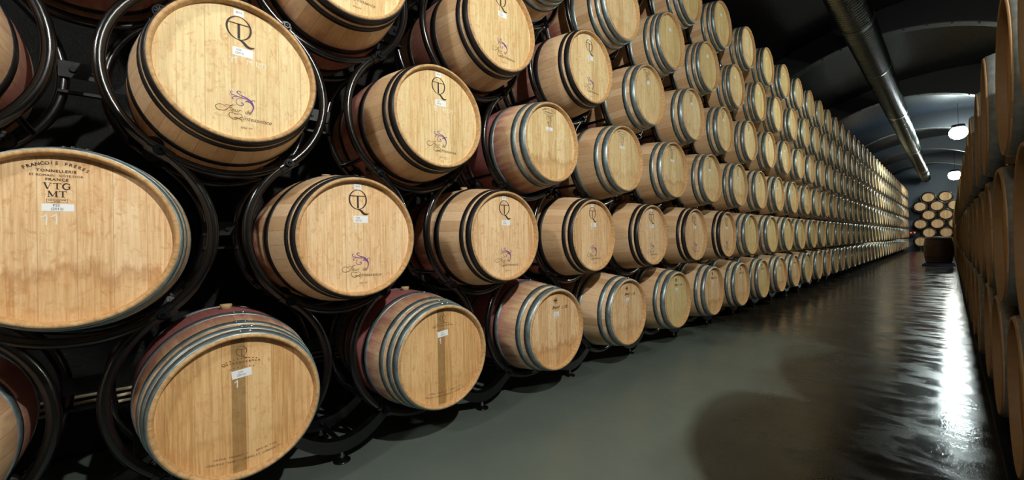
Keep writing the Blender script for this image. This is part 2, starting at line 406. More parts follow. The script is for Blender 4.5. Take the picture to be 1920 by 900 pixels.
def ticks(P, x, z, n, w_, mi, R=None):
    for i in range(n):
        a = (i-(n-1)/2)/n
        P.rect(x+a*w_, z-(abs(a)**2)*(R or 0), w_/n*.45, .003, mi)
def chalk(P, x, z, body, mi, h=.03): P.text(body, x, z, h*1.3, mi, rot=.02)

PRINTS = {}
def make_prints():
    P = Print(); monogram(P, 0, .172, .122); PRINTS['monogram'] = P.mesh('monogram', [M_ink])
    P = Print(); ornament(P, .01, -.118, .046); PRINTS['ornament'] = P.mesh('scroll_ornament', [M_purple])
    P = Print(); fleur(P, -.012, -.158); PRINTS['fleur'] = P.mesh('lettering', [M_brown])
    P = Print(); P.text('EHA  Nº', .022, -.228, .012, 0); PRINTS['lot'] = P.mesh('lot_number', [M_brown])
    P = Print(); P.rect(.013, .087, .073, .034, 0); P.text('H23', -.002, .094, .0115, 1, d=.0016); P.text('(2013)', .001, .081, .0115, 1, d=.0016)
    PRINTS['label'] = P.mesh('paper_label', [M_paper, M_pen])
    P = Print(); P.rect(0, .248, .036, .027, 0); P.text('2013', 0, .249, .011, 1, d=.0016); PRINTS['vintage'] = P.mesh('vintage_label', [M_paper, M_pen])
    P = Print(); chalk_one(P, -.012, .05, .03); PRINTS['chalk1'] = P.mesh('chalk_mark', [M_chalk])
    P = Print(); chalk_one(P, -.026, .05, .028); chalk_one(P, -.012, .05, .028); P.text('M L', .048, .05, .03, 0); chalk_one(P, .082, .05, .022, w_=.003); chalk_one(P, .094, .05, .022, w_=.003); PRINTS['chalk_m'] = P.mesh('chalk_mark', [M_chalk])
    P = Print(); chalk_one(P, -.042, .062, .036); chalk_one(P, -.02, .064, .036); PRINTS['chalk11'] = P.mesh('chalk_mark', [M_chalk])
    # cooperage stamp
    P = Print(); x = -.018
    P.arc('FRANCOIS FRERES', x, .247, .0145, .13, .0105, 0, bold=.0002)
    P.text('TONNELLERIE', x, .221, .0125, 0, spacing=1.15, bold=.0002)
    P.text('ST ROMAIN   CÔTE D\'OR', x, .206, .0105, 0)
    P.text('FRANCE', x, .193, .0125, 0, spacing=1.15, bold=.0002)
    serif_letters(P, 'VTG', x, .172, .0205); serif_letters(P, 'MT', x, .146, .0205)
    for (dx, dz, ww, hh) in ((0, .0055, .046, .0008), (0, -.0055, .046, .0008), (-.023, 0, .0008, .0118), (.023, 0, .0008, .0118)): P.rect(x+dx, .124+dz, ww, hh, 0)
    ticks(P, x, .1255, 12, .04, 0); ticks(P, x, .1215, 5, .014, 0)
    PRINTS['vtg'] = P.mesh('cooper_stamp', [M_ink])
    P = Print(); P.rect(-.016, .102, .072, .024, 0, rot=.0); P.text('F23', -.02, .1085, .0105, 1, d=.0016); P.text('(2012)', -.018, .0975, .0105, 1, d=.0016)
    PRINTS['label_vtg'] = P.mesh('paper_label', [M_paper, M_ink])
    # small monogram stamp
    P = Print(); monogram(P, 0, .214, .052)
    for i in range(9): P.rect(-.052+i*.013, .189-abs(i-4)**2*.0005, .005, .0035, 0)
    P.arc('Quintessence', 0, .176, .0165, .5, .0112, 0, bold=.0002)
    for i in range(7): P.rect(-.04+i*.0135, .154-abs(i-3)**2*.0004, .005, .0035, 0)
    PRINTS['small_qt'] = P.mesh('cooper_stamp', [M_brown])
    P = Print(); P.arc('CHÊNE FRANÇAIS   GRAIN FIN', .01, -.205, .0115, .6, .0085, 0, flip=-1)
    PRINTS['oak_line'] = P.mesh('oak_lettering', [M_brown]); P = Print(); P.arc('CHAUFFE TRADITIONNELLE LONGUE M+', .01, -.224, .0115, .6, .0083, 0, flip=-1)
    PRINTS['toast'] = P.mesh('lettering', [M_brown])
    P = Print(); P.rect(0, .128, .07, .033, 0, rot=.1); P.text('C31', -.004, .134, .011, 1, d=.0016, rot=.1); P.text('(2012)', -.002, .122, .011, 1, d=.0016, rot=.1)
    PRINTS['label_s'] = P.mesh('paper_label', [M_paper, M_pen])
    P = Print(); chalk_one(P, -.016, .088, .03); PRINTS['chalk_s'] = P.mesh('chalk_mark', [M_chalk])
    # crown stamp
    P = Print(); P.rect(0, .205, .036, .005, 0); P.rect(0, .196, .03, .004, 0)
    for a in (-.013, 0, .013): P.raw([(-.006, 0), (.006, 0), (0, .022)], [(0, 1, 2)], a, .208, 0)
    for a in (-.013, 0, .013): P.rect(a, .231, .004, .004, 0)
    ticks(P, 0, .188, 6, .04, 0)
    P.text('Blend', 0, .158, .034, 0, shear=.4, bold=.0005); ticks(P, .004, .138, 9, .06, 0)
    PRINTS['blend'] = P.mesh('cooper_stamp', [M_ink]); P = Print()
    for k in range(3): ticks(P, .085, .158-k*.008, 5, .04, 0)
    vs = []
    for k in range(20):
        a = 2*PI*k/20; vs += [(.012*math.cos(a), .012*math.sin(a)), (.006*math.cos(a), .006*math.sin(a))]
    P.raw(vs, [(2*k, 2*k+1, (2*k+3) % 40, (2*k+2) % 40) for k in range(20)], .122, .152, 0)
    PRINTS['roundel'] = P.mesh('roundel_stamp', [M_ink])
    P = Print(); P.rect(.01, .108, .052, .034, 0); P.text('L35', .006, .114, .011, 1, d=.0016); P.text('(2012)', .008, .102, .011, 1, d=.0016); PRINTS['label_b'] = P.mesh('paper_label', [M_paper, M_pen])
    P = Print(); chalk_one(P, -.008, .072, .03); chalk_one(P, .01, .072, .03); PRINTS['chalk_b'] = P.mesh('chalk_mark', [M_chalk])
    P = Print(); P.rect(0, .13, .05, .036, 0); ticks(P, 0, .137, 4, .03, 1); ticks(P, 0, .124, 5, .036, 1); PRINTS['label_p'] = P.mesh('paper_label', [M_paper, M_pen])
    P = Print(); P.text('G12111B', .13, 0, .02, 0); PRINTS['dummy'] = None
make_prints()

cache = {}
def cmesh(key, fn):
    if key not in cache: cache[key] = fn()
    return cache[key]
def build_barrel(body, head, hoops, hoopm, prints, bung=True):
    root = empty('wine_barrel')
    mat = {'black': M_black, 'galv': M_galv, 'weathered': M_weather}[hoopm]
    st = link('staves', cmesh(('st', body), lambda: staves_mesh(M_body[body])), root, (0, 0, RB))
    hf = link('head', cmesh(('hd', head), lambda: head_mesh(M_head[head])), root, (0, 0, RB))
    link('head', cmesh(('hb', 'clean'), lambda: head_mesh(M_head['clean'], 1)), root, (0, 0, RB))
    for sd in (-1, 1):
        for i, (a, b_) in enumerate(HOOPS[hoops]):
            y0, y1 = sorted((sd*(HL-a), sd*(HL-b_)))
            link('hoop', cmesh(('hp', hoops, hoopm, i, sd), lambda: hoop_mesh(y0, y1, mat, ang=.05+.04*(i % 2))), root, (0, 0, RB))
    if bung: link('bung', cmesh('bung', bung_mesh), root, (0, 0, RB))
    for p in prints:
        me = PRINTS[p]; link(me.name.split('.')[0], me, hf)
    return root
# far barrel: one mesh, no parts (too small to show them)
def far_mesh(body, hoops, hoopm, head, n=32, paper=True):
    b = MB(); pr = [(RC-.018, -HL+.030), (RC-.012, -HL), (RC, -HL)]; mi = [1, 1]
    hs = HOOPS[hoops]; ys = sorted([HL-a for ab in hs for a in ab]+[-(HL-a) for ab in hs for a in ab]+[0])
    for y in [-HL+.004]+ys+[HL]: pr.append((prof(y), y)); mi.append(0)
    pr.append((RC-.018, HL-.030)); mi.append(1)
    b.lathe(pr, n, seg_mi=mi); b.disc(RC-.0178, n, -HL+.030, mi=3); b.disc(RC-.0178, n, HL-.030, mi=3)
    for sd in (-1, 1):
        for (a, e) in hs:
            y0, y1 = sorted((sd*(HL-a), sd*(HL-e)))
            b.lathe([(prof(y0), y0), (prof(y0, .003), y0), (prof(y1, .003), y1), (prof(y1), y1)], n, mi=2)
    if paper: b.add([(-.025, YF-.001, .11), (.025, YF-.001, .11), (.025, YF-.001, .145), (-.025, YF-.001, .145)], [(0, 1, 2, 3)], 4)
    b.v = [(x, y, z+RB) for x, y, z in b.v]
    return b.mesh('wine_barrel', [M_body[body], M_chime, {'black': M_black, 'galv': M_galv}[hoopm], M_head[head], M_paper])

# ---------------------------------------------------------------- setting
def floor_mat():
    N = NT('wet_painted_concrete'); co, x, y, z = N.obj()
    n1 = N.noise(co, .9, 4, .6); n2 = N.noise(N.comb(N.math('MULTIPLY', x, 2.2), N.math('MULTIPLY', y, 1.1), 0.0), 2.0, 6, .65, .6)
    n3 = N.noise(co, 60.0, 3, .6); n4 = N.noise(co, 14.0, 3, .6)
    dx = N.math('MULTIPLY', N.math('SUBTRACT', x, 4.6), .55)
    wet = N.math('MAXIMUM', N.math('MULTIPLY', N.math('SUBTRACT', 1.15, y), 1.5), dx)
    wet = N.math('ADD', wet, N.math('MULTIPLY', N.math('SUBTRACT', n1, .5), 1.6), clamp=True)
    pud = N.math('MULTIPLY', N.math('SUBTRACT', n2, .44), 7.0, clamp=True)
    dry = N.mix(N.math('MULTIPLY', N.noise(co, 3.0, 5, .7), 1.0), rgb(100, 110, 103), rgb(82, 92, 87))
    wetc = N.mix(n1, rgb(36, 33, 27), rgb(48, 42, 34))
    c = N.mix(wet, dry, wetc)
    specks = N.math('GREATER_THAN', N.noise(co, 45.0, 2, .5), .78)
    c = N.mix(specks, c, rgb(40, 44, 42))
    rw = N.math('SUBTRACT', .24, N.math('MULTIPLY', pud, .18))
    rd = N.math('ADD', .3, N.math('MULTIPLY', n4, .12))
    r = N.math('ADD', N.math('MULTIPLY', rd, N.math('SUBTRACT', 1.0, wet)), N.math('MULTIPLY', rw, wet))
    n5 = N.noise(N.comb(N.math('MULTIPLY', x, 5.0), N.math('MULTIPLY', y, 3.0), 0.0), 1.6, 4, .55, .4)
    n6 = N.noise(co, 130.0, 2, .5)
    hgt = N.math('ADD', N.math('MULTIPLY', n6, .9), N.math('ADD', N.math('MULTIPLY', n4, .4), N.math('MULTIPLY', n5, .7)))
    N.set(color=c, rough=r, spec=.5, normal=N.bump(hgt, .2, .003)); return N.mat
def struct(name, mb, mats):
    o = link(name, mb.mesh(name, mats)); o['kind'] = 'structure'; return o
X0, X1, YL, YR = -3.0, 41.6, 3.35, -1.45
struct('floor', MB().box(((X0+X1)/2, (YL+YR)/2, -.1), (X1-X0, YL-YR, .2)), [floor_mat()])
def dark_wall():
    N = NT('black_sprayed_wall'); co = N.n('ShaderNodeTexCoord').outputs['Object']
    n = N.noise(co, 55.0, 5, .75); N.set(color=N.mix(n, rgb(3, 4, 5), rgb(10, 11, 13)), rough=.36, spec=.45, normal=N.bump(n, .9, .01)); return N.mat
M_wall = dark_wall()
M_endwall = plain('grey_blue_painted_wall', (78, 94, 112), .5, bump=.3, bsc=8, var=.5)
WH = 6.2
struct('wall_left', MB().box(((X0+X1)/2, YL+.1, WH/2), (X1-X0, .2, WH)), [M_wall])
struct('wall_right', MB().box(((X0+X1)/2, YR-.1, WH/2), (X1-X0, .2, WH)), [M_wall])
struct('wall_far', MB().box((X1+.1, (YL+YR)/2, WH/2), (.2, YL-YR, WH)), [M_endwall])
struct('wall_near', MB().box((X0-.1, (YL+YR)/2, WH/2), (.2, YL-YR, WH)), [M_wall])
def ceil_mat():
    N = NT('dark_gloss_ceiling_paint'); co, x, y, z = N.obj()
    n = N.noise(N.comb(N.math('MULTIPLY', x, 1.2), N.math('MULTIPLY', y, 7.0), z), 3.0, 6, .65)
    N.set(color=N.mix(n, rgb(9, 16, 24), rgb(18, 27, 36)), rough=N.math('ADD', .24, N.math('MULTIPLY', n, .22)), spec=.38, normal=N.bump(n, .25, .01)); return N.mat
M_ceil = ceil_mat(); M_beam = plain('dark_blue_beam_paint', (14, 18, 24), .5, bump=.2, bsc=6); M_flange = plain('grey_beam_flange', (66, 72, 70), .45, var=.5, bsc=9)
ZC = CAMZ
def beam_z(y): return ZC+4.41-(3.4-math.sqrt(3.4**2-(y-.95)**2))
def ceil_z(y): return ZC+4.86-(7.5-math.sqrt(7.5**2-(y-.2)**2))
ys = [YR+(YL-YR)*i/40 for i in range(41)]
# vault shell with each bay bellied between the beams
b = MB(); xs = [X0+(X1-X0)*i/180 for i in range(181)]
vs = []
for x in xs:
    ph = ((x) % 6)/6; bel = -.05*ph*(1-ph)*4
    for y in ys: vs.append((x, y, ceil_z(y)+bel+.12))
m = len(ys)
b.add(vs, [(i*m+j, i*m+j+1, (i+1)*m+j+1, (i+1)*m+j) for i in range(180) for j in range(m-1)], 0, True)
vs2 = [(x, y, z+.25) for x, y, z in vs]; b.add(vs2, [(i*m+j, (i+1)*m+j, (i+1)*m+j+1, i*m+j+1) for i in range(180) for j in range(m-1)], 0, True)
struct('ceiling', b, [M_ceil])
for k in range(0, 7):
    xb = 6.0*k+.0
    b = MB(); t = .12
    n = len(ys)
    for (x_a, x_b) in ((xb, xb+t),):
        vs = []
        for y in ys: vs += [(x_a, y, beam_z(y)), (x_a, y, ceil_z(y)+.2), (x_b, y, beam_z(y)), (x_b, y, ceil_z(y)+.2)]
        fs = []
        for j in range(n-1):
            o = 4*j; fs += [(o, o+4, o+5, o+1), (o+2, o+3, o+7, o+6)]
        b.add(vs, fs, 0)
    vs = []
    for y in ys: vs += [(xb-.03, y, beam_z(y)), (xb+.22, y, beam_z(y)), (xb-.03, y, beam_z(y)-.02), (xb+.22, y, beam_z(y)-.02)]
    fs = []
    for j in range(n-1):
        o = 4*j; fs += [(o, o+1, o+5, o+4), (o+2, o+6, o+7, o+3), (o, o+4, o+6, o+2), (o+1, o+3, o+7, o+5)]
    b.add(vs, fs, 1)
    for y in [YR+.3+.35*q for q in range(13)]: b.cyl(.018, beam_z(y)-.035, beam_z(y)-.018, 8, 'Z', (xb+.04, y, 0), 1)
    struct('trim_%d' % (k+1), b, [M_beam, M_flange])

# ---------------------------------------------------------------- left rack: barrels
D, S, H, XO, Z1 = 1.948, .9652, .6854, .2992, 1.165-.645
YC = D+HL
ORD = ['zeroth', 'first', 'second', 'third', 'fourth', 'fifth', 'sixth', 'seventh', 'eighth', 'ninth', 'tenth', 'eleventh', 'twelfth', 'thirteenth', 'fourteenth', 'fifteenth', 'sixteenth', 'seventeenth', 'eighteenth', 'nineteenth']
TENS = {2: 'twent', 3: 'thirt', 4: 'fort'}
def ordi(n):
    if n < 20: return ORD[n]
    t, u = divmod(n, 10)
    return TENS[t]+('ieth' if u == 0 else 'y-'+ORD[u])
ROWN = {1: 'bottom row', 2: 'second row up', 3: 'third row up', 4: 'fourth row up', 5: 'fifth row up', 6: 'top row'}
def project(p):
    v = Vector(p)-Vector((0, 0, CAMZ)); f = v.dot(fw)
    if f < .05: return None
    return 960+FPX*v.dot(Rc)/f, 450-FPX*v.dot(Uc)/f
def visible(cx, cy, cz, r, hl, axis='Y', margin=0):
    for yy in (-hl, -hl/2, 0, hl/2, hl):
        for k in range(12):
            a = k*PI/6
            p = (cx+r*math.cos(a), cy+yy, cz+r*math.sin(a)) if axis == 'Y' else (cx+yy, cy+r*math.cos(a), cz+r*math.sin(a))
            q = project(p)
            if q and -margin < q[0] < 1920+margin and -margin < q[1] < 900+margin: return True
    return False
SPEC = {   # (row, col): (body, head, hoops, hoop material, prints, words)
    (1, -1): ('stained', 'clean', 'three', 'galv', [], 'Oak barrel with grey hoops and pink wine stain cut by the left edge'),
    (1, 0): ('heavy', 'board', 'galv4', 'galv', ['small_qt', 'oak_line', 'toast', 'label_s', 'chalk_s'], 'Large oak barrel with four grey hoops and small round monogram'),
    (1, 1): ('heavy', 'board', 'galv4', 'galv', ['small_qt', 'oak_line', 'toast', 'label_s', 'chalk_s'], 'Oak barrel with four grey hoops and small monogram'),
    (1, 2): ('heavy', 'stain', 'galv3', 'galv', ['blend', 'roundel', 'label_b', 'chalk_b'], 'Oak barrel with crown stamp and amber drip stains'),
    (2, -1): ('light', 'stain', 'galv3', 'galv', ['vtg', 'label_vtg', 'chalk11'], 'Oak barrel at left edge stamped VTG MT above a white label'),
    (2, 0): ('light', 'clean', 'three', 'black', ['monogram', 'ornament', 'fleur', 'lot', 'label', 'vintage', 'chalk1'], 'Oak barrel with black hoops, large QT monogram and purple scroll'),
    (3, 0): ('light', 'pale', 'three', 'black', ['monogram', 'ornament', 'fleur', 'lot', 'label', 'vintage', 'chalk_m'], 'Biggest black-hooped barrel at upper left with QT monogram and purple scroll'),
    (3, 1): ('stained', 'pale', 'three', 'black', ['monogram', 'ornament', 'fleur', 'lot', 'label', 'vintage', 'chalk_m'], 'Tilted-looking black-hooped barrel with QT monogram beside the biggest one'),
    (3, 2): ('heavy', 'pale_stain', 'galv3', 'galv', ['vtg', 'label_vtg'], 'Pink-stained oak barrel with grey hoops stamped VTG MT'),
    (3, -1): ('stained', 'clean', 'three', 'black', [], 'Black-hooped barrel cut off by the upper left edge'),
}
def spec(r, c):
    if (r, c) in SPEC: return SPEC[(r, c)]
    qt = ['monogram', 'ornament', 'fleur', 'lot', 'label', 'vintage', 'chalk1']
    if r == 1: return (['light', 'stained', 'backstain'][c % 3], ['stain_soft', 'dull', 'stain'][c % 3], 'galv3', 'galv', ['blend', 'roundel', 'label_b', 'chalk_b'], 'Oak barrel with grey hoops and crown stamp')
    if r == 2:
        if c <= 5: return ('light', 'clean', 'three', 'black', qt, 'Oak barrel with black hoops and QT monogram')
        return ('backstain', 'dull', 'galv3', 'galv', ['vtg', 'label_p'], 'Oak barrel with grey hoops and white label')
    if r == 3: return (['light', 'backstain'][c % 2], ['pale_stain', 'pale_soft'][c % 2], 'galv3', 'galv', ['vtg', 'label_vtg'], 'Oak barrel with grey hoops and cooper stamp')
    if r == 4:
        if c <= 2: return ('stained', 'pale', 'three', 'black', qt, 'Oak barrel with black hoops and QT monogram')
        return ('light', 'pale_soft' if c % 3 else 'pale', 'galv3', 'galv', ['vtg', 'label_p'], 'Oak barrel with grey hoops and small white label')
    if r == 5 and c <= 0: return ('stained', 'clean', 'three', 'black', qt, 'Oak barrel with black hoops')
    return ('backstain' if c % 2 else 'light', 'dull' if c % 3 else 'pale_soft', 'galv4', 'galv', ['label_p'], 'Oak barrel with close-set grey hoops')
protos = {}; farm = {}
LODCOL = 17
def place(r, c, X, Z):
    sp = spec(r, c)
    if c < LODCOL:
        k = tuple(str(q) for q in sp[:5])
        if k in protos: o = copy_tree(protos[k])
        else: o = protos[k] = build_barrel(*sp[:5])
    else:
        k = (sp[0], sp[2], sp[3], sp[1], r)
        if k not in farm: farm[k] = far_mesh(sp[0], sp[2], sp[3], sp[1])
        o = link('wine_barrel', farm[k])
    jy = random.uniform(-.008, .008)
    o.location = (X, YC+jy, Z-RB); o.rotation_euler = (0, 0, random.uniform(-.012, .012))
    return o, sp
count = 0
for r in range(1, 7):
    n = 0
    for c in range(-1, 41):
        X = XO+c*S+(S/2 if r % 2 == 0 else 0); Z = Z1+(r-1)*H
        if not visible(X, YC, Z, RB, HL): continue
        n += 1; count += 1
        o, sp = place(r, c, X, Z)
        w_ = sp[5]
        if (r, c) in SPEC: lab = w_+', '+ROWN[r]
        elif n > 17: lab = 'Distant oak barrel in the long left rack, %s, %s from the left' % (ROWN[r], ordi(n))
        else: lab = w_+', %s, %s from the left' % (ROWN[r], ordi(n))
        tag(o, lab, 'barrel', 'wine barrels in the left rack, '+ROWN[r])
# hoop stamp on the biggest bottom barrel
first = [o for o in bpy.data.objects if o.name.startswith('wine_barrel') and o.parent is None and o.get('label', '').startswith('Large oak')][0]
P = MB(); vs, fs = text_geo('G12111B', .026); yh = -(HL-.028)
P.add([((prof(yh)+.0042)*math.sin(.32+a/RC), yh+e, (prof(yh)+.0042)*math.cos(.32+a/RC)) for a, e in vs], fs)
hp = [h for h in first.children if h.name.startswith('hoop')][0]
link('stamped_code', P.mesh('stamped_code', [M_ink]), hp)

# ---------------------------------------------------------------- left rack: rings
RR, TR, ZO = .4191, .0215, .03        # ring radius, tube radius, ring centre above barrel centre
YF_, YB_ = 2.248-YC, 2.598-YC
def arc_pts(y, a0, a1, n, R=RR):
    return [(R*math.sin(a0+(a1-a0)*i/n), y, R*math.cos(a0+(a1-a0)*i/n)) for i in range(n+1)]
A0 = math.radians(35.2)
def ring_parts():
    out = []
    for y in (YF_, YB_):
        b = MB(); b.tube(arc_pts(y, A0+.0, 2*PI-A0-.0, 56), TR, 12); out.append(('ring_tube', b.mesh('ring_tube', [M_tube])))
    for sx in (-1, 1):
        for y in (YF_, YB_):
            # coupling sleeve with bolt, where the ring meets the one below
            a = PI-sx*A0; b = MB()
            c = Vector((RR*math.sin(a), y, RR*math.cos(a))); t = Vector((math.cos(a), 0, -math.sin(a)))
            b.tube([c-t*.045, c+t*.045], TR+.006, 12)
            b.cyl(.017, y-TR-.022, y-TR-.002, 6, 'Y', (c.x, 0, c.z), 1); b.cyl(.024, y-TR-.008, y-TR+.002, 16, 'Y', (c.x, 0, c.z), 1)
            b.lathe([(.009, y-TR-.023), (.006, y-TR-.03)], 10, 'Y', (c.x, 0, c.z), 1)
            out.append(('coupling', b.mesh('coupling', [M_tube, M_bolt])))
            # barrel roller
            a = PI-sx*math.radians(43); rr = .036; yo = y+.055*(1 if y == YF_ else -1)
            R2 = prof(yo)+.0045+rr
            b = MB(); cx, cz = R2*math.sin(a), R2*math.cos(a)-ZO
            b.lathe([(.008, yo-.02), (.026, yo-.02), (.029, yo-.014), (rr-.002, yo-.018), (rr, yo-.012), (rr, yo+.012), (rr-.002, yo+.018), (.008, yo+.02)], 24, 'Y', (cx, 0, cz))
            for q in range(10):
                aa = q*PI/5
                b.box((cx+.019*math.cos(aa), yo-.0205, cz+.019*math.sin(aa)), (.014, .003, .003), 0, Matrix.Rotation(-aa, 3, 'Y'))
            b.cyl(.007, min(yo-.024, y), max(yo+.024, y), 10, 'Y', (cx, 0, cz), 1)
            out.append(('roller', b.mesh('roller', [M_rubber, M_bolt])))
    for sx in (-1, 1):   # cross tubes tying front and rear ring
        a = PI-sx*math.radians(52); b = MB(); b.tube([(RR*math.sin(a), YF_, RR*math.cos(a)), (RR*math.sin(a), YB_, RR*math.cos(a))], .013, 10)
        out.append(('cross_tube', b.mesh('cross_tube', [M_tube])))
    b = MB()             # plate towards the next ring
    b.box((S/2, YB_-.03, .03), (.15, .008, .07)); b.cyl(.012, YB_-.046, YB_-.032, 6, 'Y', (S/2+.03, 0, .03), 1); b.cyl(.012, YB_-.046, YB_-.032, 6, 'Y', (S/2-.03, 0, .03), 1)
    b.box((S/2, YB_-.03, -.07), (.15, .03, .012))
    out.append(('spacer_plate', b.mesh('spacer_plate', [plain('worn_black_plate', (30, 32, 36), .35, .5, bump=.3, bsc=18, var=.5), M_bolt])))
    return out
RP = ring_parts(); ringproto = None
RINGCOL = 10
for r in range(1, 7):
    n = 0
    for c in range(-2 if r % 2 == 0 else -1, RINGCOL):
        X = XO+c*S+(S/2 if r % 2 == 0 else 0); Z = Z1+(r-1)*H+ZO
        if not visible(X, 2.423, Z, RR, .175): continue
        n += 1
        if ringproto is None:
            ringproto = empty('rack_ring')
            for nm, me in RP: link(nm, me, ringproto)
            o = ringproto
        else: o = copy_tree(ringproto)
        o.location = (X, YC, Z)
        tag(o, 'Black tubular rack ring cradling the %s barrel from the left, %s' % (ordi(n), ROWN[r]) if n else '', 'barrel rack', 'black rack rings of the left barrel wall')
# all further rings: one merged mesh, mostly hidden behind the barrels
b = MB()
for r in range(1, 7):
    for c in range(RINGCOL, 41):
        X = XO+c*S+(S/2 if r % 2 == 0 else 0); Z = Z1+(r-1)*H+ZO
        for y in (YF_, YB_):
            b.tube([(p[0]+X, p[1]+YC, p[2]+Z) for p in arc_pts(y, A0, 2*PI-A0, 20)], TR, 6)
o = link('distant_rack_rings', b.mesh('distant_rack_rings', [M_tube])); tag(o, 'Black rack rings behind the distant barrels of the left wall', 'barrel rack', kind='stuff')
# base rails with screw feet
def base_proto():
    root = empty('cradle_stand'); zb = Z1+ZO-H/2   # height of the bolts
    for y in (YF_, YB_):
        b = MB(); n = 20; vs = []
        hw = S/4; sag = .115
        for i in range(n+1):
            t = -1+2*i/n; x = t*hw*1.0; z = zb-sag*(1-t*t)
            vs += [(x, y-.028, z-.035), (x, y+.028, z-.035), (x, y+.028, z+.03), (x, y-.028, z+.03)]
        fs = []
        for i in range(n):
            o_ = 4*i
            for k in range(4): fs.append((o_+k, o_+(k+1) % 4, o_+4+(k+1) % 4, o_+4+k))
        fs += [(0, 1, 2, 3), (4*n, 4*n+3, 4*n+2, 4*n+1)]
        b.add(vs, fs); link('curved_rail', b.mesh('curved_rail', [M_tube]), root)
        zt = zb-sag-.03
        f = link('foot', MB().lathe([(.001, .016), (.016, .016), (.02, .01), (.042, .007), (.045, .004), (.045, 0), (.001, 0)], 24, 'Z').mesh('foot', [M_tube]), root, (0, y, 0))
        rd = MB(); pr = []
        nn = 22
        for i in range(nn+1): pr.append((.0075+(.0012 if i % 2 else 0), .014+(zt-.014+.012)*i/nn))
        rd.lathe(pr, 12, 'Z'); rd.cyl(.014, .022, .034, 6, 'Z'); link('threaded_rod', rd.mesh('threaded_rod', [M_zinc]), f)
    b = MB(); b.tube([(0, YF_, zb-sag), (0, YB_, zb-sag)], .014, 8); link('cross_tube', b.mesh('cross_tube', [M_tube]), root)
    return root
bp = None; n = 0
for c in range(-1, 14):
    X = XO+c*S+S/2; n += 1
    o = base_proto() if bp is None else copy_tree(bp)
    if bp is None: bp = o
    o.location = (X, YC, 0)
    tag(o, 'Curved black base rail on screw feet under the rack, %s from the left' % ordi(n), 'rack base', 'curved base rails of the left rack')
b = MB(); zb = Z1+ZO-H/2
for c in range(14, 41):
    X = XO+c*S+S/2
    for y in (YF_, YB_):
        b.tube([(X+t*S/4, YC+y, zb-.115*(1-t*t)) for t in (-1, -.6, -.2, .2, .6, 1)], .028, 6)
        b.cyl(.008, .01, zb-.1, 6, 'Z', (X, YC+y, 0)); b.cyl(.045, 0, .012, 12, 'Z', (X, YC+y, 0))
o = link('distant_rack_bases', b.mesh('distant_rack_bases', [M_tube])); tag(o, 'Black curved base rails and feet under the distant left rack', 'rack base', kind='stuff')
# conduits along the left wall
M_cond = plain('beige_conduit', (186, 170, 138), .5)
for i, zz in enumerate((.27, .305, .34)):
    b = MB(); b.tube([(X0+.05, YL-.012, zz), (X1-.6, YL-.012, zz)], .0095, 10)
    tag(link('wall_conduit', b.mesh('wall_conduit', [M_cond])), 'Thin beige pipe on the dark wall behind the racks, %s of three' % ['lowest', 'middle', 'highest'][i], 'pipe', 'beige wall pipes')

# ---------------------------------------------------------------- right stack
SR, HR, SCR = .775, .61, 1.03
YR_C = -.15-HL*SCR
def yr(x, r): return YR_C+(.035*(1-math.exp(-max(x-2.4, 0)/.8)) if r == 3 else .02*(1-math.exp(-max(x-2.8, 0)/2.5)))
XR = 2.45; ZR = {1: .54, 2: 1.15, 3: 1.76}
RNAME = {1: 'bottom row', 2: 'middle row', 3: 'top row'}
pr_r = None; fr_r = far_mesh('clean', 'galv3', 'galv', 'old', paper=False)
stuffB = MB(); sm_v = []
for r in (3, 2, 1):
    n = 0
    for k in range(-1, 49):
        X = XR+k*SR+(SR/2 if r == 2 else 0)
        if not visible(X, YR_C, ZR[r], RB*SCR, HL*SCR): continue
        n += 1
        if n <= 13:
            if pr_r is None: pr_r = build_barrel('aged', 'old', 'galv3', 'weathered', []); o = pr_r
            else: o = copy_tree(pr_r)
            o.location = (X, yr(X, r)+random.uniform(-.006, .006), ZR[r]-RB*SCR); o.rotation_euler = (0, 0, PI+random.uniform(-.01, .01)); o.scale = (SCR,)*3
            tag(o, 'Brown oak barrel seen edge-on in the right-hand stack, %s, %s from the camera' % (RNAME[r], ordi(n)), 'barrel', 'barrels of the right-hand stack, '+RNAME[r])
        else: sm_v.append((X, yr(X, r), ZR[r]-RB*SCR))
vv = [v.co.copy() for v in fr_r.vertices]; ff = [tuple(p.vertices) for p in fr_r.polygons]; mm = [p.material_index for p in fr_r.polygons]
b = MB()
for (X, Yc, Z) in sm_v:
    o_ = len(b.v); b.v += [(X-v.x*SCR, Yc-v.y*SCR, Z+v.z*SCR) for v in vv]; b.f += [tuple(i+o_ for i in f) for f in ff]; b.m += mm; b.sm += [True]*len(ff)
def wood_plain(name, a, b_):
    N = NT(name); co, x, y, z = N.obj(); g = N.noise(N.comb(N.math('MULTIPLY', x, 40.0), y, N.math('MULTIPLY', z, 5.0)), 1.5, 5, .6)
    N.set(color=N.mix(g, rgb(*a), rgb(*b_)), rough=.6); return N.mat
M_oldp = wood_plain('aged_oak_plain', (152, 116, 68), (122, 90, 52))
o = link('distant_right_barrels', b.mesh('distant_right_barrels', [M_oldp, M_oldp, M_weather, M_oldp, M_paper]))
tag(o, 'Far barrels of the right-hand stack running to the end wall', 'barrel', kind='stuff')
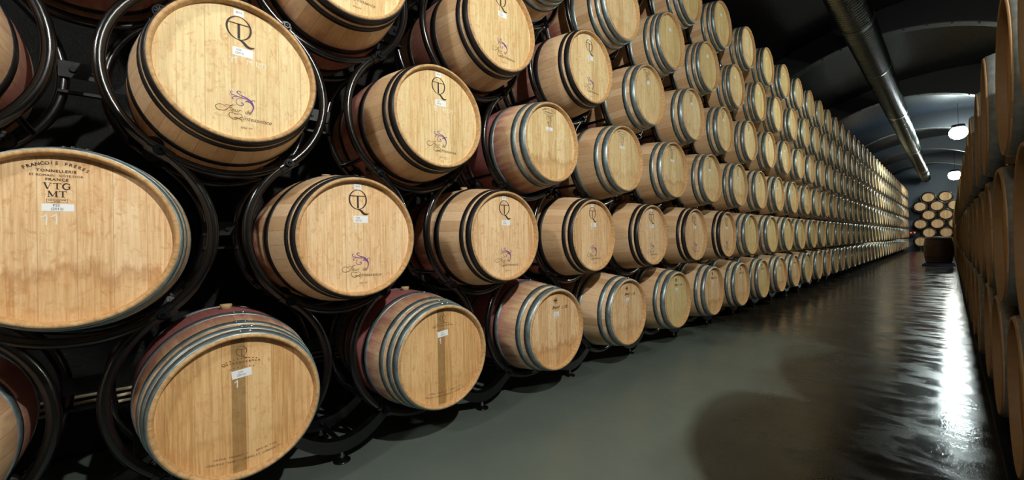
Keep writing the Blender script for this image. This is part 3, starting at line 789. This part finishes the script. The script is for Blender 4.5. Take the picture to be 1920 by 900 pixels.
# bearers under the right stack
for i, y in enumerate((YR_C+.3, YR_C-.3)):
    b = MB(); zt = ZR[1]-prof(.3/SCR)*SCR-.0035
    b.box((20.0, y, (zt-.004)/2), (38.2, .07, zt-.004))
    for k in range(-1, 48):
        X = XR+k*SR
        for sx in (-1, 1):
            M3 = Matrix.Rotation(sx*.6, 3, 'Y'); b.box((X+sx*.22, y, zt+.045), (.05, .06, .14), 0)
    tag(link('barrel_bearer', b.mesh('barrel_bearer', [M_tube])), 'Black bearer rail under the right-hand stack, %s' % ['aisle side', 'wall side'][i], 'bearer', 'bearers under the right stack')
# trench drain
M_grate = plain('dark_grate_steel', (40, 44, 46), .35, .8)
b = MB(); b.box((18.5, -.17, .004), (41, .012, .008)); b.box((18.5, -.29, .004), (41, .012, .008))
for i in range(900): b.box((1.2+i*.028, -.23, .005), (.01, .11, .006))
tag(link('drain_grate', b.mesh('drain_grate', [M_grate])), 'Long slotted metal drain grate in the floor beside the right-hand stack', 'drain')

# ---------------------------------------------------------------- end wall barrels
XE = 40.0; ye = {2: (.99, .17), 1: (1.4, .58, -.24)}
rows = [(3.67, 2), (3.06, 1), (2.45, 2), (1.84, 1), (1.23, 2), (.62, 1)]
fe = far_mesh('clean', 'three', 'black', 'clean', paper=False)
for i, (z, t) in enumerate(rows):
    for j, y in enumerate(ye[t]):
        o = link('wine_barrel', fe, None, (XE+HL, y, z-RB), (0, 0, -PI/2))
        tag(o, 'Small round barrel head stacked on the end wall, %s, %s' % (ROWN[6-i], ['leftmost', 'second from the left', 'third from the left'][j]), 'barrel', 'barrels against the end wall')
b = MB()
for i, (z, t) in enumerate(rows):
    for y in ye[t]:
        for xx in (XE+.18, XE+.62): b.tube([(xx, y+.385*math.sin(a*PI/12), z+.0+.385*math.cos(a*PI/12)) for a in range(24)], .019, 6, closed=True)
for y in (1.4, .58, -.24, .99, .17): b.box((XE+.4, y, .1), (.6, .06, .2))
tag(link('end_barrel_rack', b.mesh('end_barrel_rack', [M_tube])), 'Black ring rack holding the barrels against the end wall', 'barrel rack')
# red indicator lights
rt = empty('indicator_panel', (XE+.2, 1.79, 1.165+.1))
link('panel_case', MB().box((0, 0, 0), (.08, .34, .2)).mesh('panel_case', [M_tube]), rt)
M_red = plain('red_light', (255, 20, 10), .4, emit=((1, .02, .01), 9))
for yy in (.09, -.09): link('red_lamp', MB().cyl(.035, -.06, -.04, 16, 'X', (0, yy, 0)).mesh('red_lamp', [M_red]), rt)
tag(rt, 'Small dark panel with two red lights beside the end wall barrels', 'panel')
# upright barrel on a blue tray
def upright():
    root = empty('upright_barrel', (21.4, .30, .1))
    sc = 1.03
    st = MB(); pr = []
    for i in range(17):
        y = -HL+2*HL*i/16; pr.append((prof(y)*sc+.03, y+HL))
    st.lathe([(.27, .92), (.3, .95)]+pr[::-1]+[(.2, 0)], 48, 'Z')
    Nn = NT('dark_old_staves'); co, x, y, z = Nn.obj(); a = Nn.math('FLOOR', Nn.math('MULTIPLY', Nn.math('ARCTAN2', x, y), 4.5))
    wn = Nn.n('ShaderNodeTexWhiteNoise', {'Vector': Nn.comb(a, 1.0, 2.0)}).outputs[0]; Nn.set(color=Nn.mix(wn, rgb(96, 62, 42), rgb(66, 42, 30)), rough=.5)
    link('staves', st.mesh('staves', [Nn.mat]), root)
    link('head', MB().cyl(.29, .915, .93, 48, 'Z').mesh('head', [M_oldp]), root)
    for (a, e) in ((.02, .07), (.22, .26), (.62, .66), (.86, .91)):
        f = lambda q: prof(q-HL)*sc+.034
        link('hoop', MB().lathe([(f(a)-.004, a), (f(a), a), (f(e), e), (f(e)-.004, e)], 48, 'Z').mesh('hoop', [plain('brown_hoop', (84, 74, 66), .4, .6)]), root)
    return root
tag(upright(), 'Dark upright barrel standing in the aisle before the end wall', 'barrel')
M_blue = plain('blue_plastic', (22, 34, 110), .3)
b = MB(); b.box((21.4, .30, .02), (.9, .8, .03))
for (dx, dy, sx, sy) in ((-.45, 0, .03, .8), (.45, 0, .03, .8), (0, .4, .93, .03), (0, -.4, .93, .03)): b.box((21.4+dx, .3+dy, .04), (sx, sy, .07))
b.box((21.4, .3, .067), (.7, .6, .064))
tag(link('drip_tray', b.mesh('drip_tray', [M_blue])), 'Blue plastic tray under the upright barrel in the aisle', 'tray')

# ---------------------------------------------------------------- ventilation duct
def duct_mat():
    N = NT('spiral_duct_steel'); co, x, y, z = N.obj()
    n = N.noise(N.comb(N.math('MULTIPLY', x, .8), N.math('MULTIPLY', y, 5.0), N.math('MULTIPLY', z, 5.0)), 2.0, 4)
    N.set(color=N.mix(n, rgb(84, 88, 86), rgb(120, 124, 120)), metal=1.0, rough=N.math('ADD', .22, N.math('MULTIPLY', n, .16))); return N.mat
M_duct = duct_mat()
dr = empty('ventilation_duct', (0, 1.05, ZC+3.75)); RD = .235
secs = [(1.5, 9.2), (9.2, 17.0), (17.0, 25.0), (25.0, 33.0), (33.0, 39.5)]
for (a, e) in secs:
    pr = []; x = a
    while x < e-.1:
        pr += [(RD, x), (RD, x+.05), (RD+.011, x+.062), (RD+.011, x+.082), (RD, x+.094)]; x += .1
    pr.append((RD, e))
    b = MB(); b.lathe(pr, 40, 'X', smooth=False); link('duct_section', b.mesh('duct_section', [M_duct]), dr)
    b = MB(); b.lathe([(RD, e-.07), (RD+.017, e-.07), (RD+.017, e+.07), (RD, e+.07)], 40, 'X', smooth=False); link('joint_sleeve', b.mesh('joint_sleeve', [M_duct]), dr)
M_dark = plain('duct_mouth_black', (8, 8, 8), .8)
link('end_cap', MB().disc(RD, 40, 39.5, 'X').disc(RD, 40, 1.5, 'X').mesh('end_cap', [M_dark]), dr)
for k in range(1, 7):
    xx = 6*k+.06; b = MB(); ztop = beam_z(1.05)-(ZC+3.75)-.02
    b.lathe([(RD+.012, xx), (RD+.015, xx), (RD+.015, xx+.03), (RD+.012, xx+.03)], 40, 'X', closed=True)
    b.box((xx+.015, 0, (RD+.01+ztop)/2), (.03, .004, ztop-RD-.01)); link('hanger_strap', b.mesh('hanger_strap', [M_zinc]), dr)
tag(dr, 'Long round silver spiral ventilation duct hung under the dark ceiling', 'duct')

# ---------------------------------------------------------------- lamps
def lamp(x, y, z, r, watt, col, label, cutoff=False):
    root = empty('flood_lamp', (x, y, z))
    e = watt/(4*PI*PI*r*r)
    ml = plain('lamp_glass', (255, 255, 255), .3, emit=(col, e))
    pr = [(r*math.sin(PI*i/14)+1e-4, -r*math.cos(PI*i/14)) for i in range(15)]
    link('lamp_globe', MB().lathe(pr, 24, 'Z').mesh('lamp_globe', [ml]), root)
    b = MB(); b.lathe([(.02, r+.06), (r*.7, r+.05), (r*.8, r*.72), (r*.55, r*.8), (.01, r*.85)], 24, 'Z'); link('lamp_cap', b.mesh('lamp_cap', [M_tube]), root)
    if cutoff:  # unseen dish added to block upward lamp light and darken the ceiling
        R_ = r*1.6+.26; h_ = R_*.29
        link('lamp_shade', MB().lathe([(.02, r+.05+h_), (R_*.5, h_+r*.75), (R_, h_), (R_+.004, h_-.006), (R_*.5, h_+r*.75-.006), (.02, r+.044+h_)], 32, 'Z').mesh('lamp_shade', [M_tube]), root)
    zt = ceil_z(y)+.1-z
    link('suspension_rod', MB().cyl(.005, r+.055, zt, 8, 'Z').mesh('suspension_rod', [M_tube]), root)
    return tag(root, label, 'lamp', 'hanging lamps of the cellar')
lamp(*KEY, 'Hanging globe lamp nearest the camera, above the near end of the right stack', True)
lamp(*MID, 'Shaded hanging globe lamp behind the top row of the right stack', True)
lamp(*FILL, 'Shaded hanging globe lamp behind the camera over the near end of the aisle', True)
nm = ['the higher and nearer one', 'the lower and farther one']
for i, L in enumerate(LAMPS): lamp(*L, 'Bright white hanging lamp above the right stack, %s' % nm[i])
print('barrels left', count)
